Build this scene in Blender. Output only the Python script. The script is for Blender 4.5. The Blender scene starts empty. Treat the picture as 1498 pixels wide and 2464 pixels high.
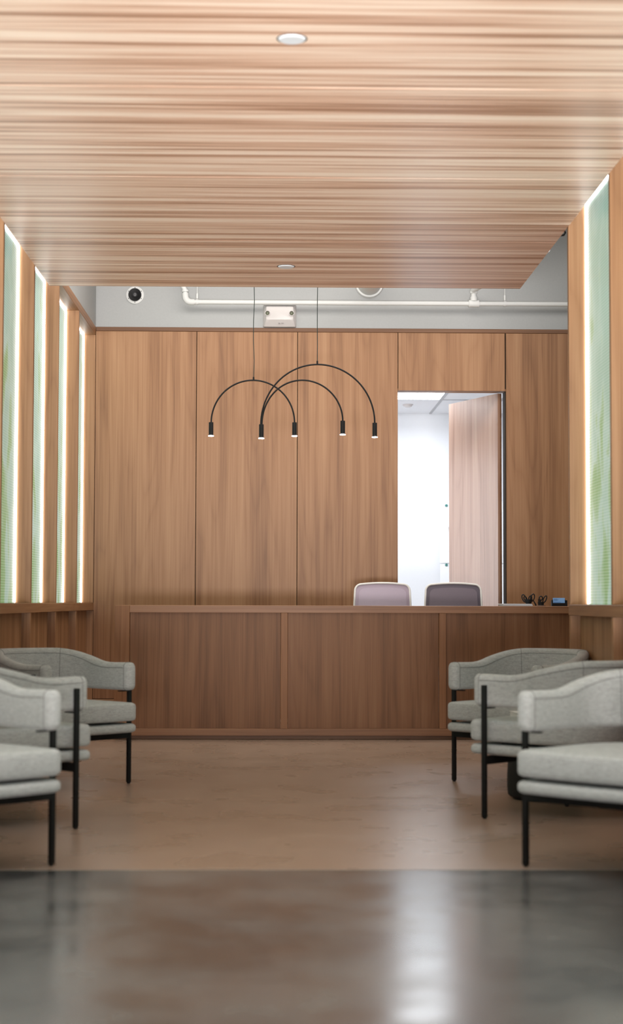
import bpy, bmesh, math, random
from mathutils import Vector, Matrix
random.seed(7)
sc = bpy.context.scene
COL = sc.collection
PI = math.pi

# ---------------------------------------------------------------- camera
F, W, H = 4000.0, 1498, 2464
cam = bpy.data.cameras.new('camera'); cam_o = bpy.data.objects.new('camera', cam); COL.objects.link(cam_o)
cam.sensor_fit = 'VERTICAL'; cam.sensor_height = 36.0; cam.sensor_width = 36.0 * W / H
cam.lens = F / H * 36.0
cam.clip_start = 0.05; cam.clip_end = 60
cam.dof.use_dof = True; cam.dof.focus_distance = 12.9; cam.dof.aperture_fstop = 2.2
yw, pt, rl = math.radians(1.16), math.radians(3.12), math.radians(0.15)
fw = Vector((math.sin(yw) * math.cos(pt), math.cos(yw) * math.cos(pt), math.sin(pt)))
rt = Vector((math.cos(yw), -math.sin(yw), 0)); up = rt.cross(fw)
r2 = rt * math.cos(rl) + up * math.sin(rl); u2 = up * math.cos(rl) - rt * math.sin(rl)
mw = Matrix((r2, u2, -fw)).transposed().to_4x4(); mw.translation = Vector((0, 0, 1.0))
cam_o.matrix_world = mw
sc.camera = cam_o

# ---------------------------------------------------------------- view, world, lights
sc.view_settings.view_transform = 'Standard'; sc.view_settings.look = 'None'
sc.view_settings.exposure = 0.35; sc.view_settings.gamma = 1.0; sc.view_settings.use_curve_mapping = False
world = bpy.data.worlds.new('world'); sc.world = world; world.use_nodes = True
world.node_tree.nodes['Background'].inputs[0].default_value = (0.92, 0.95, 1.0, 1)
world.node_tree.nodes['Background'].inputs[1].default_value = 1.6

def area(name, loc, rot, sx, sy, power, color, spread=180):
    l = bpy.data.lights.new(name, 'AREA'); l.shape = 'RECTANGLE'; l.size = sx; l.size_y = sy
    l.energy = power; l.color = color; l.spread = math.radians(spread)
    o = bpy.data.objects.new(name, l); COL.objects.link(o); o.location = loc; o.rotation_euler = rot
    return o
# daylight through the glazed front behind the camera
area('daylight_front', (0.0, -1.3, 1.7), (math.radians(90), 0, 0), 3.1, 2.8, 7, (0.94, 0.96, 1.0))
# added fill without a real source, aimed up to brighten the canopy
area('canopy_fill', (0.0, -1.25, 0.35), (math.radians(107), 0, 0), 3.1, 0.6, 80, (1.0, 0.94, 0.91), 40)
# work lights hung in the open ceiling void above the desk
area('void_light', (0.3, 12.35, 4.6), (0, 0, 0), 3.6, 1.5, 86, (1.0, 0.94, 0.87))
area('void_light_side', (3.0, 11.5, 4.3), (0, 0, 0), 1.0, 2.4, 22, (0.95, 0.96, 1.0))
# ceiling fixture over the seating, seen only as light
area('lobby_light', (0.0, 5.0, 3.17), (0, 0, 0), 2.4, 1.5, 44, (0.93, 0.97, 1.0))
# the bright office behind the open door
area('office_light', (1.3, 16.4, 2.92), (0, 0, 0), 2.0, 2.2, 28, (0.92, 0.95, 1.0))
# added fill out of sight to the left, brightens the open door leaf
area('door_leaf_fill', (-0.5, 16.2, 1.7), (math.radians(90), 0, math.radians(-90)), 2.2, 1.8, 20, (0.96, 0.95, 1.0))

# ---------------------------------------------------------------- materials
def nt(name):
    m = bpy.data.materials.new(name); m.use_nodes = True
    return m, m.node_tree.nodes, m.node_tree.links, m.node_tree.nodes['Principled BSDF']
def plain(name, col, rough=0.5, metal=0.0, spec=0.5, noise=0.0, nscale=40.0, bump=0.0):
    m, N, L, b = nt(name)
    b.inputs['Base Color'].default_value = (*col, 1); b.inputs['Roughness'].default_value = rough
    b.inputs['Metallic'].default_value = metal; b.inputs['Specular IOR Level'].default_value = spec
    if noise or bump:
        g = N.new('ShaderNodeNewGeometry'); n = N.new('ShaderNodeTexNoise'); n.inputs['Scale'].default_value = nscale
        n.inputs['Detail'].default_value = 4; L.new(g.outputs['Position'], n.inputs['Vector'])
        if noise:
            mx = N.new('ShaderNodeMix'); mx.data_type = 'RGBA'
            mx.inputs[6].default_value = (*[c * (1 - noise) for c in col], 1)
            mx.inputs[7].default_value = (*[min(1, c * (1 + noise)) for c in col], 1)
            L.new(n.outputs['Fac'], mx.inputs[0]); L.new(mx.outputs[2], b.inputs['Base Color'])
        if bump:
            bp = N.new('ShaderNodeBump'); bp.inputs['Strength'].default_value = bump; bp.inputs['Distance'].default_value = 0.002
            L.new(n.outputs['Fac'], bp.inputs['Height']); L.new(bp.outputs[0], b.inputs['Normal'])
    return m
def emit(name, col, s):
    m, N, L, b = nt(name)
    b.inputs['Base Color'].default_value = (*col, 1)
    b.inputs['Emission Color'].default_value = (*col, 1); b.inputs['Emission Strength'].default_value = s
    return m
def math_node(N, L, op, a, bv=None, c=None):
    n = N.new('ShaderNodeMath'); n.operation = op
    for i, v in enumerate((a, bv, c)):
        if v is None: continue
        if isinstance(v, (int, float)): n.inputs[i].default_value = v
        else: L.new(v, n.inputs[i])
    return n.outputs[0]
def wood(name, dark, mid, light, axis='Z', rough=0.45, fine=70.0, band=9.0, along=0.30, rings=12.0, ringw=0.40, spec=0.4, lo=0.33, hi=0.66):
    """veneer: long grain along `axis`, cathedral figure from contour lines of a stretched noise"""
    m, N, L, b = nt(name)
    g = N.new('ShaderNodeNewGeometry'); oi = N.new('ShaderNodeObjectInfo')
    off = N.new('ShaderNodeVectorMath'); off.operation = 'SCALE'; off.inputs[0].default_value = (13.1, 7.7, 5.3)
    L.new(oi.outputs['Random'], off.inputs['Scale'])
    ad = N.new('ShaderNodeVectorMath'); ad.operation = 'ADD'; L.new(g.outputs['Position'], ad.inputs[0]); L.new(off.outputs[0], ad.inputs[1])
    def noise(cross, alongk, detail, dist=0.0):
        mp = N.new('ShaderNodeMapping'); s = [cross] * 3; s['XYZ'.index(axis)] = alongk
        mp.inputs['Scale'].default_value = s; L.new(ad.outputs[0], mp.inputs['Vector'])
        n = N.new('ShaderNodeTexNoise'); n.inputs['Scale'].default_value = 1; n.inputs['Detail'].default_value = detail
        n.inputs['Distortion'].default_value = dist; L.new(mp.outputs[0], n.inputs['Vector']); return n.outputs['Fac']
    n_f = noise(fine, fine * 0.018, 3); n_m = noise(band, along, 3, 0.3); n_c = noise(band * 0.36, along * 0.95, 1.0)
    ring = math_node(N, L, 'PINGPONG', math_node(N, L, 'MULTIPLY', n_c, rings * 2), 1.0)
    ring = math_node(N, L, 'POWER', ring, 3.0)
    a = math_node(N, L, 'MULTIPLY', n_m, 0.62)
    a = math_node(N, L, 'MULTIPLY_ADD', n_f, 0.38, a)
    a = math_node(N, L, 'SUBTRACT', a, math_node(N, L, 'MULTIPLY', ring, ringw * 0.16))
    cr = N.new('ShaderNodeValToRGB'); e = cr.color_ramp.elements
    e[0].position = lo; e[0].color = (*dark, 1); e[1].position = hi; e[1].color = (*light, 1)
    k = e.new((lo + hi) / 2 - 0.01); k.color = (*mid, 1)
    L.new(a, cr.inputs[0]); L.new(cr.outputs[0], b.inputs['Base Color'])
    b.inputs['Roughness'].default_value = rough; b.inputs['Specular IOR Level'].default_value = spec
    bp = N.new('ShaderNodeBump'); bp.inputs['Strength'].default_value = 0.08; bp.inputs['Distance'].default_value = 0.001
    L.new(n_f, bp.inputs['Height']); L.new(bp.outputs[0], b.inputs['Normal'])
    return m
M = {}
M['wood'] = wood('veneer_vertical', (0.215, 0.098, 0.041), (0.318, 0.156, 0.071), (0.40, 0.216, 0.108))
M['wood_h'] = wood('veneer_horizontal', (0.215, 0.098, 0.041), (0.318, 0.156, 0.071), (0.40, 0.216, 0.108), axis='X')
M['wood_y'] = wood('veneer_rail', (0.215, 0.098, 0.041), (0.318, 0.156, 0.071), (0.40, 0.216, 0.108), axis='Y')
M['trim'] = wood('trim_veneer', (0.12, 0.052, 0.022), (0.17, 0.078, 0.035), (0.22, 0.11, 0.055), axis='X')
M['desk_v'] = wood('desk_veneer_vertical', (0.215, 0.094, 0.040), (0.295, 0.135, 0.060), (0.35, 0.175, 0.084), fine=120, band=9, rough=0.5, spec=0.3)
M['desk_p_shade'] = wood('desk_veneer_shaded', (0.175, 0.076, 0.032), (0.245, 0.111, 0.049), (0.30, 0.147, 0.069), fine=120, band=9, rough=0.5, spec=0.3)  # desk veneer darkened: recess shade put into the panel colour
M['desk_h'] = wood('desk_veneer_horizontal', (0.215, 0.094, 0.040), (0.295, 0.135, 0.060), (0.35, 0.175, 0.084), axis='X', fine=95)
M['canopy'] = wood('canopy_laminate', (0.40, 0.215, 0.142), (0.72, 0.46, 0.345), (0.93, 0.73, 0.61), axis='X', rough=0.36,
                   fine=62, band=15.0, along=0.20, rings=1, ringw=0.0, lo=0.40, hi=0.60, spec=0.5)
M['paint'] = plain('painted_wall', (0.39, 0.40, 0.40), 0.8, noise=0.05, nscale=60, bump=0.12)
M['pipe'] = plain('painted_pipe', (0.70, 0.71, 0.70), 0.7, noise=0.03)
M['white_wall'] = plain('office_wall', (0.80, 0.83, 0.86), 0.75, noise=0.015)
M['tile'] = plain('ceiling_tile', (0.82, 0.84, 0.87), 0.85, noise=0.06, nscale=120, bump=0.2)
M['tbar'] = plain('tee_bar', (0.42, 0.43, 0.45), 0.5)
M['black'] = plain('black_powder_coat', (0.004, 0.004, 0.004), 0.6, spec=0.3, noise=0.1)
M['black_soft'] = plain('black_plastic', (0.005, 0.005, 0.006), 0.55, spec=0.3, noise=0.1)
M['table_black'] = plain('blackened_oak', (0.008, 0.007, 0.006), 0.7, spec=0.3, noise=0.3, nscale=30)
M['cord'] = plain('dark_green_cord', (0.008, 0.020, 0.016), 0.6, noise=0.1)
M['plastic_w'] = plain('white_plastic', (0.58, 0.55, 0.54), 0.4, noise=0.01)
M['disc'] = plain('white_cover', (0.72, 0.74, 0.80), 0.4, noise=0.01)
M['metal'] = plain('brushed_metal', (0.55, 0.56, 0.57), 0.3, metal=1.0, noise=0.05)
M['frame_w'] = plain('chair_frame_white', (0.88, 0.86, 0.83), 0.4, noise=0.01)
M['mesh_l'] = plain('lilac_mesh', (0.46, 0.38, 0.46), 0.7, noise=0.10, nscale=300)
M['mesh_l2'] = plain('lilac_mesh_liner', (0.52, 0.44, 0.53), 0.7, noise=0.10, nscale=300)
M['mesh_d'] = plain('dark_mesh', (0.135, 0.115, 0.145), 0.7, noise=0.12, nscale=300)
M['mesh_d2'] = plain('dark_mesh_liner', (0.20, 0.165, 0.20), 0.7, noise=0.12, nscale=300)
M['paper'] = plain('paper', (0.66, 0.74, 0.84), 0.7, noise=0.05)
M['paper_w'] = plain('magazine_cover', (0.72, 0.70, 0.69), 0.5, noise=0.03)
M['card'] = plain('blue_card', (0.26, 0.52, 0.95), 0.5, noise=0.03)
M['card_ink'] = plain('dark_blue_ink', (0.03, 0.12, 0.42), 0.5)
M['teal'] = plain('teal_standoff', (0.05, 0.22, 0.20), 0.35, noise=0.1)
M['glassboard'] = plain('white_glass_board', (0.90, 0.93, 0.95), 0.12, noise=0.01)
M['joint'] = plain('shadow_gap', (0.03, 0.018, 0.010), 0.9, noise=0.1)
M['seam'] = plain('seam_thread', (0.16, 0.155, 0.15), 0.9, noise=0.1)
M['led'] = emit('led_light', (0.93, 0.97, 1.0), 10.0)
M['led_office'] = emit('office_panel_light', (0.95, 0.98, 1.0), 9.0)
M['bulb'] = emit('pendant_light', (1.0, 0.96, 0.98), 22.0)

# heathered upholstery
m, N, L, b = nt('grey_upholstery'); M['fabric'] = m
tc = N.new('ShaderNodeTexCoord')
def nz(scale, vec, detail=3):
    mp = N.new('ShaderNodeMapping'); mp.inputs['Scale'].default_value = vec; L.new(tc.outputs['Object'], mp.inputs['Vector'])
    n = N.new('ShaderNodeTexNoise'); n.inputs['Scale'].default_value = scale; n.inputs['Detail'].default_value = detail
    L.new(mp.outputs[0], n.inputs['Vector']); return n.outputs['Fac']
a1 = nz(170, (1, 1, 2.2)); a2 = nz(36, (1, 1, 3.5), 2)
s_ = math_node(N, L, 'MULTIPLY_ADD', a1, 0.6, math_node(N, L, 'MULTIPLY', a2, 0.4))
cr = N.new('ShaderNodeValToRGB'); cr.color_ramp.elements[0].position = 0.34; cr.color_ramp.elements[0].color = (0.285, 0.285, 0.275, 1)
cr.color_ramp.elements[1].position = 0.64; cr.color_ramp.elements[1].color = (0.45, 0.455, 0.445, 1)
L.new(s_, cr.inputs[0]); L.new(cr.outputs[0], b.inputs['Base Color'])
b.inputs['Roughness'].default_value = 0.95; b.inputs['Specular IOR Level'].default_value = 0.2
b.inputs['Sheen Weight'].default_value = 0.25; b.inputs['Sheen Roughness'].default_value = 0.5
bp = N.new('ShaderNodeBump'); bp.inputs['Strength'].default_value = 0.25; bp.inputs['Distance'].default_value = 0.002
L.new(a1, bp.inputs['Height']); L.new(bp.outputs[0], b.inputs['Normal'])

# polished concrete
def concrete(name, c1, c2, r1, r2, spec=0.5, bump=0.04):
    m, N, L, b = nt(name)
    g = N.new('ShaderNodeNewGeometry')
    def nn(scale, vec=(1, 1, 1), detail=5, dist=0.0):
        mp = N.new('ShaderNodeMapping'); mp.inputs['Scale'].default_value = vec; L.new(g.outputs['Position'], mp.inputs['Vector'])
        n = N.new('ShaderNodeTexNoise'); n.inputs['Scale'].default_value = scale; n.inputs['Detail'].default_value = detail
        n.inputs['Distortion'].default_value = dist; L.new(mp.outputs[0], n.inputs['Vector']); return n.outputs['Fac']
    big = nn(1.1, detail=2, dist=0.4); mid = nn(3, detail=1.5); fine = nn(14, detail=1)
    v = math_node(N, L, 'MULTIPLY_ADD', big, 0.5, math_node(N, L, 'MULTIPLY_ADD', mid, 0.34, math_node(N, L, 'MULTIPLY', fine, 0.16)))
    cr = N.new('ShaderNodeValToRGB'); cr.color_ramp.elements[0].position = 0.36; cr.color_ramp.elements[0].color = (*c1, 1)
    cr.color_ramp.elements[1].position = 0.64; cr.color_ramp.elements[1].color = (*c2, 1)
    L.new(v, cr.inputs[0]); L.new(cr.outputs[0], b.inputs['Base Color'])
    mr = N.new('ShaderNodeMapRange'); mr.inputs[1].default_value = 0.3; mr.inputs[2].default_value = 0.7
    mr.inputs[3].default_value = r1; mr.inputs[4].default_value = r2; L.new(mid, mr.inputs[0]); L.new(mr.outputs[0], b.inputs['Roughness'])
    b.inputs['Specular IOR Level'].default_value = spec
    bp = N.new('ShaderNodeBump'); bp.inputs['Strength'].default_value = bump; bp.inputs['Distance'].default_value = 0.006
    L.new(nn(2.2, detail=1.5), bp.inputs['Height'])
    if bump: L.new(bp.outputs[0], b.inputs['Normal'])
    return m
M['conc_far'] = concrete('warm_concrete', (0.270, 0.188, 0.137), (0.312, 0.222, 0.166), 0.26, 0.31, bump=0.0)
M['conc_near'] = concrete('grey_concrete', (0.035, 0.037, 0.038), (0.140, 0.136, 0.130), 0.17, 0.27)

# reeded glass with the garden blurred behind it (daylit)
m, N, L, b = nt('reeded_glass'); M['reed'] = m
g = N.new('ShaderNodeNewGeometry'); sp = N.new('ShaderNodeSeparateXYZ'); L.new(g.outputs['Position'], sp.inputs[0])
w = math_node(N, L, 'SINE', math_node(N, L, 'MULTIPLY', sp.outputs['Z'], 2 * PI / 0.0167))  # stripes paint in the streaked reflections of the LED dots
w = math_node(N, L, 'MULTIPLY_ADD', w, 0.5, 0.5)
mp = N.new('ShaderNodeMapping'); mp.inputs['Scale'].default_value = (1, 2.2, 0.9); L.new(g.outputs['Position'], mp.inputs['Vector'])
n1 = N.new('ShaderNodeTexNoise'); n1.inputs['Scale'].default_value = 2.4; n1.inputs['Detail'].default_value = 2.5; n1.inputs['Distortion'].default_value = 0.5
L.new(mp.outputs[0], n1.inputs['Vector'])
lowf = N.new('ShaderNodeMapRange'); lowf.inputs[1].default_value = 1.0; lowf.inputs[2].default_value = 3.0; lowf.inputs[3].default_value = 0.09; lowf.inputs[4].default_value = -0.06
L.new(sp.outputs['Z'], lowf.inputs[0])
nv = math_node(N, L, 'ADD', n1.outputs['Fac'], lowf.outputs[0])
cr = N.new('ShaderNodeValToRGB'); e = cr.color_ramp.elements
e[0].position = 0.38; e[0].color = (0.27, 0.46, 0.39, 1); e[1].position = 0.66; e[1].color = (0.17, 0.36, 0.15, 1)
k = e.new(0.52); k.color = (0.36, 0.54, 0.48, 1); k = e.new(0.58); k.color = (0.26, 0.44, 0.28, 1)
L.new(nv, cr.inputs[0])
mx = N.new('ShaderNodeMix'); mx.data_type = 'RGBA'; L.new(cr.outputs[0], mx.inputs[6]); mx.inputs[7].default_value = (0.62, 0.72, 0.72, 1)
L.new(math_node(N, L, 'MULTIPLY', w, 0.75), mx.inputs[0])
L.new(mx.outputs[2], b.inputs['Base Color']); L.new(cr.outputs[0], b.inputs['Emission Color'])
b.inputs['Emission Strength'].default_value = 0.45; b.inputs['Roughness'].default_value = 0.34; b.inputs['Specular IOR Level'].default_value = 0.9

# ---------------------------------------------------------------- helpers
def obj(name, bm, mat, parent=None, smooth=False, angle=50):
    me = bpy.data.meshes.new(name); bm.normal_update(); bm.to_mesh(me); bm.free()
    me.materials.append(mat)
    if smooth:
        for p in me.polygons: p.use_smooth = True
        if angle: me.set_sharp_from_angle(angle=math.radians(angle))
    o = bpy.data.objects.new(name, me); COL.objects.link(o)
    if parent: o.parent = parent
    return o
def tag(o, label=None, cat=None, group=None, kind=None):
    if label: o['label'] = label
    if cat: o['category'] = cat
    if group: o['group'] = group
    if kind: o['kind'] = kind
    return o
def empty(name, loc=(0, 0, 0), rz=0.0, **k):
    o = bpy.data.objects.new(name, None); COL.objects.link(o); o.location = loc; o.rotation_euler = (0, 0, rz)
    o.empty_display_size = 0.1
    return tag(o, **k)
def box(bm, x0, x1, y0, y1, z0, z1, bev=0.0, seg=1):
    r = bmesh.ops.create_cube(bm, size=1.0, matrix=Matrix.Translation(((x0 + x1) / 2, (y0 + y1) / 2, (z0 + z1) / 2)) @ Matrix.Diagonal((abs(x1 - x0), abs(y1 - y0), abs(z1 - z0), 1)))
    if bev:
        es = {e for v in r['verts'] for e in v.link_edges}
        bmesh.ops.bevel(bm, geom=list(es), offset=bev, segments=seg, affect='EDGES', profile=0.5)
    return bm
def B(*a, **k): return box(bmesh.new(), *a, **k)
def frame_of(d):
    d = d.normalized(); a = Vector((0, 0, 1)) if abs(d.z) < 0.95 else Vector((1, 0, 0))
    u = d.cross(a).normalized(); return u, d.cross(u).normalized()
def tube(bm, pts, r, n=10, caps=True, closed=False):
    pts = [Vector(p) for p in pts]; rings = []; N_ = len(pts); pu = None
    for i, p in enumerate(pts):
        if closed: d = pts[(i + 1) % N_] - pts[i - 1]
        else: d = pts[min(i + 1, N_ - 1)] - pts[max(i - 1, 0)]
        d = d.normalized()
        if pu is None: u, v = frame_of(d)
        else:
            u = (pu - d * pu.dot(d)).normalized(); v = d.cross(u)
        pu = u
        rr = r[i] if isinstance(r, (list, tuple)) else r
        rings.append([bm.verts.new(p + (u * math.cos(2 * PI * k / n) + v * math.sin(2 * PI * k / n)) * rr) for k in range(n)])
    M_ = N_ if closed else N_ - 1
    for i in range(M_):
        a, c = rings[i], rings[(i + 1) % N_]
        for k in range(n): bm.faces.new((a[k], a[(k + 1) % n], c[(k + 1) % n], c[k]))
    if caps and not closed:
        bm.faces.new(rings[0][::-1]); bm.faces.new(rings[-1])
    bmesh.ops.recalc_face_normals(bm, faces=bm.faces[:])
    return bm
def lathe(bm, prof, n=32, loc=(0, 0, 0), axis='Z'):
    """profile of (radius, height) pairs"""
    L0 = Vector(loc); rings = []
    def P(r, h, a):
        c, s = r * math.cos(a), r * math.sin(a)
        return L0 + (Vector((c, s, h)) if axis == 'Z' else Vector((c, -h, s)))
    for r, h in prof:
        if r < 1e-6: rings.append([bm.verts.new(P(0, h, 0))])
        else: rings.append([bm.verts.new(P(r, h, 2 * PI * k / n)) for k in range(n)])
    for a, c in zip(rings, rings[1:]):
        for k in range(n):
            if len(a) == 1 and len(c) == 1: continue
            if len(a) == 1: bm.faces.new((a[0], c[k], c[(k + 1) % n]))
            elif len(c) == 1: bm.faces.new((a[k], a[(k + 1) % n], c[0]))
            else: bm.faces.new((a[k], a[(k + 1) % n], c[(k + 1) % n], c[k]))
    bmesh.ops.recalc_face_normals(bm, faces=bm.faces[:])
    return bm
def loft(bm, rings, close_a=True, close_b=True):
    R = [[bm.verts.new(p) for p in ring] for ring in rings]; n = len(R[0])
    for a, c in zip(R, R[1:]):
        for k in range(n): bm.faces.new((a[k], a[(k + 1) % n], c[(k + 1) % n], c[k]))
    if close_a: bm.faces.new(R[0][::-1])
    if close_b: bm.faces.new(R[-1])
    bmesh.ops.recalc_face_normals(bm, faces=bm.faces[:])
    return bm

# ---------------------------------------------------------------- room shell
XL, XR, YB = -1.60, 1.695, 14.50
REC = 0.105                     # depth of the light recesses
FIN0 = YB - 0.01; PITCH = 1.22
YF = -1.2                       # open front
S = dict(kind='structure')
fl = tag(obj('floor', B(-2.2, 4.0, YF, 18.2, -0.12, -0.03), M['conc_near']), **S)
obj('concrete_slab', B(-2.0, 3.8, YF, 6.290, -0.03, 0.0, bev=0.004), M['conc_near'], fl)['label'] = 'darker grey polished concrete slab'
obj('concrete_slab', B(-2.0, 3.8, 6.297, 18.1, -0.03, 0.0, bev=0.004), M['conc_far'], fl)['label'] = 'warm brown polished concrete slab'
tag(obj('trim_1', B(-1.60, 1.69, 6.2885, 6.2985, -0.02, 0.0008), plain('joint_filler', (0.34, 0.27, 0.21), 0.4, noise=0.2)), **S)['label'] = 'pale joint line across the concrete floor'
ce = tag(obj('ceiling', B(-2.2, 4.0, YF, 14.7, 4.9, 5.0), M['paint']), **S)

# back wall: painted core with the door opening, veneer panels in front
DX0, DX1, DZ = 1.050, 1.987, 2.862
wb = tag(empty('wall_back'), **S)
bm = bmesh.new()
box(bm, -1.9, DX0 - 0.03, 14.53, 14.62, 0, 5.0); box(bm, DX0 - 0.03, DX1 + 0.03, 14.53, 14.62, DZ + 0.03, 5.0); box(bm, DX1 + 0.03, 4.0, 14.53, 14.62, 0, 5.0)
obj('wall_core', bm, M['paint'], wb)
obj('shadow_backing', B(-1.62, DX0 - 0.02, 14.519, 14.5295, 0, 3.39), M['joint'], wb)
obj('shadow_backing', B(DX1 + 0.02, 3.8, 14.519, 14.5295, 0, 3.39), M['joint'], wb)
obj('shadow_backing', B(DX0 - 0.019, DX1 + 0.019, 14.519, 14.5295, DZ + 0.02, 3.39), M['joint'], wb)
xs = [-1.60, -0.716, 0.168, DX0]
for a, c in zip(xs, xs[1:]): obj('veneer_panel', B(a + 0.003, c - 0.003, 14.50, 14.519, 0.165, 3.372, bev=0.001), M['wood'], wb)
obj('veneer_panel', B(DX0 + 0.003, DX1 - 0.003 + 0.006, 14.50, 14.519, DZ, 3.372, bev=0.001), M['wood'], wb)
xs = [DX1 + 0.012, 2.872, 3.79]
for a, c in zip(xs, xs[1:]): obj('veneer_panel', B(a + 0.003, c - 0.003, 14.50, 14.519, 0.165, 3.372, bev=0.001), M['wood'], wb)
for a, c in ((-1.60, DX0), (DX1 + 0.01, 3.79)):
    tag(obj('baseboard_back', B(a, c, 14.492, 14.5185, 0.0, 0.160, bev=0.002), M['wood_h']), **S)
tag(obj('trim_2', B(-1.60, 3.79, 14.510, 14.5295, 3.376, 3.412, bev=0.003), M['trim']), **S)
# door frame and leaf
dr = tag(empty('door_1'), **S)
obj('door_jamb', B(DX0 - 0.03, DX0 - 0.002, 14.502, 14.66, 0, DZ - 0.001), M['wood'], dr)
obj('door_jamb', B(DX1 + 0.006, DX1 + 0.03, 14.522, 14.66, 0, DZ - 0.001), M['joint'], dr)  # near-black instead of veneer, the jamb's shade put into its colour
obj('door_head', B(DX0 - 0.03, DX1 + 0.03, 14.522, 14.66, DZ + 0.0005, DZ + 0.03), M['wood_h'], dr)
# leaf swings into the office on a pivot at the right jamb
piv = Vector((1.936, 14.575)); tip = Vector((1.592, 15.395)); dirv = (tip - piv); ln = 0.895; dirv = dirv.normalized(); nrm = Vector((dirv.y, -dirv.x))
def leaf_box(s0, s1, n0, n1, z0, z1):
    bm = bmesh.new(); vs = []
    for z in (z0, z1):
        for s, n in ((s0, n0), (s1, n0), (s1, n1), (s0, n1)):
            p = piv + dirv * s + nrm * n; vs.append(bm.verts.new((p.x, p.y, z)))
    for f in ((0, 1, 2, 3), (4, 5, 6, 7), (0, 1, 5, 4), (1, 2, 6, 5), (2, 3, 7, 6), (3, 0, 4, 7)): bm.faces.new([vs[i] for i in f])
    bmesh.ops.recalc_face_normals(bm, faces=bm.faces[:]); return bm
obj('door_leaf', leaf_box(0, ln, 0.0, 0.022, 0.012, 2.850), wood('door_veneer', (0.30, 0.16, 0.10), (0.42, 0.25, 0.17), (0.50, 0.33, 0.24), rough=0.30, spec=0.9), dr)
obj('door_edge', leaf_box(0.0, ln, 0.0225, 0.038, 0.012, 2.850), M['trim'], dr)
hb = bmesh.new()
for s in (-1,):
    p = piv + dirv * (ln - 0.08) - nrm * 0.045; q = piv + dirv * (ln - 0.08)
    tube(hb, [(q.x, q.y, 1.0), (p.x, p.y, 1.0)], 0.009); pe = p - dirv * 0.12; tube(hb, [(p.x, p.y, 1.0), (pe.x, pe.y, 1.0)], 0.009)
obj('door_handle', hb, M['metal'], dr, smooth=True)

# office behind the door
ow = tag(empty('wall_office'), **S)
obj('office_wall_back', B(-0.6, 3.4, 18.0, 18.08, 0, 3.2), M['white_wall'], ow)
obj('office_wall_left', B(-0.68, -0.6, 14.63, 18.0, 0, 3.2), M['white_wall'], ow)
obj('office_wall_right', B(3.4, 3.48, 14.63, 18.0, 0, 3.2), M['white_wall'], ow)
bm = bmesh.new(); box(bm, -0.6, DX0 - 0.035, 14.625, 14.66, 0, 3.2); box(bm, DX1 + 0.035, 3.4, 14.625, 14.66, 0, 3.2); box(bm, DX0 - 0.035, DX1 + 0.035, 14.625, 14.66, DZ + 0.035, 3.2)
obj('office_wall_front', bm, M['white_wall'], ow)
oc = tag(obj('ceiling', B(-0.7, 3.5, 14.63, 18.08, 3.2, 3.25), M['white_wall']), **S)
CZ = 3.06
gx = [-0.6 + 0.02] + [0.37 + 0.61 * i for i in range(5)] + [3.39]
gx = [-0.59, -0.175, 0.435, 1.045, 1.655, 2.265, 2.875, 3.39]; gy = [14.67, 15.30, 15.60, 16.22, 17.44, 17.99]
gy = [14.67, 15.53, 16.75, 17.99]
bmg = bmesh.new()
for x in gx[1:-1]: box(bmg, x - 0.012, x + 0.012, 14.67, 17.99, CZ - 0.006, CZ + 0.02)
for y in gy[1:-1]: box(bmg, -0.59, 3.39, y - 0.012, y + 0.012, CZ - 0.0055, CZ + 0.0195)
obj('ceiling_grid', bmg, M['tbar'], oc)
for i in range(len(gx) - 1):
    for j in range(len(gy) - 1):
        if (i, j) == (3, 1): continue
        obj('ceiling_tile', B(gx[i] + 0.013, gx[i + 1] - 0.013, gy[j] + 0.013, gy[j + 1] - 0.013, CZ, CZ + 0.015), M['tile'], oc)
pl = empty('ceiling_panel_light', (1.35, 16.14, CZ), label='long bright white ceiling panel light in the room behind the open door', cat='light')
obj('diffuser', B(-0.28, 0.28, -0.585, 0.585, -0.002, 0.004), M['led_office'], pl)
obj('frame', box(box(box(B(-0.292, 0.292, -0.597, -0.586, -0.004, 0.01), -0.292, 0.292, 0.586, 0.597, -0.004, 0.01), -0.292, -0.281, -0.585, 0.585, -0.004, 0.01), 0.281, 0.292, -0.585, 0.585, -0.004, 0.01), M['tbar'], pl)
sm = empty('smoke_detector', (1.345, 17.17, CZ), label='small round white smoke detector on the ceiling behind the open door', cat='detector')
obj('base', lathe(bmesh.new(), [(0, 0), (0.055, 0), (0.055, -0.010), (0, -0.010)], 24), M['plastic_w'], sm, True, 30)
obj('cover', lathe(bmesh.new(), [(0, -0.0102), (0.045, -0.0102), (0.042, -0.022), (0.025, -0.030), (0, -0.031)], 24), M['plastic_w'], sm, True, 40)
gb = empty('glass_board', (2.4, 17.99, 1.43), label='upper white glass board on teal studs behind the open door', cat='board', group='glass boards in the office')
def glass_board(root, h):
    obj('board', B(-0.645, 0.645, -0.026, -0.018, 0.0, h, bev=0.002), M['glassboard'], root)
    for x in (-0.575, 0.575):
        for z in ((h - 0.05,) if h > 0.66 else (h - 0.012, 0.05)):
            obj('standoff', lathe(bmesh.new(), [(0, 0.040), (0.013, 0.040), (0.015, 0.036), (0.015, 0.027), (0.009, 0.027), (0.009, 0.0), (0, 0)], 16, (x, 0, z), 'Y'), M['teal'], root, True, 40)
glass_board(gb, 0.675)
gb2 = empty('glass_board', (2.4, 17.99, 0.773), label='lower white glass board behind the open door, under the other', cat='board', group='glass boards in the office')
glass_board(gb2, 0.65)
pt_ = empty('pen_rack', (1.872, 17.96, 1.80), label='small white rack of pens hung on the upper glass board by the door edge', cat='rack')
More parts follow.
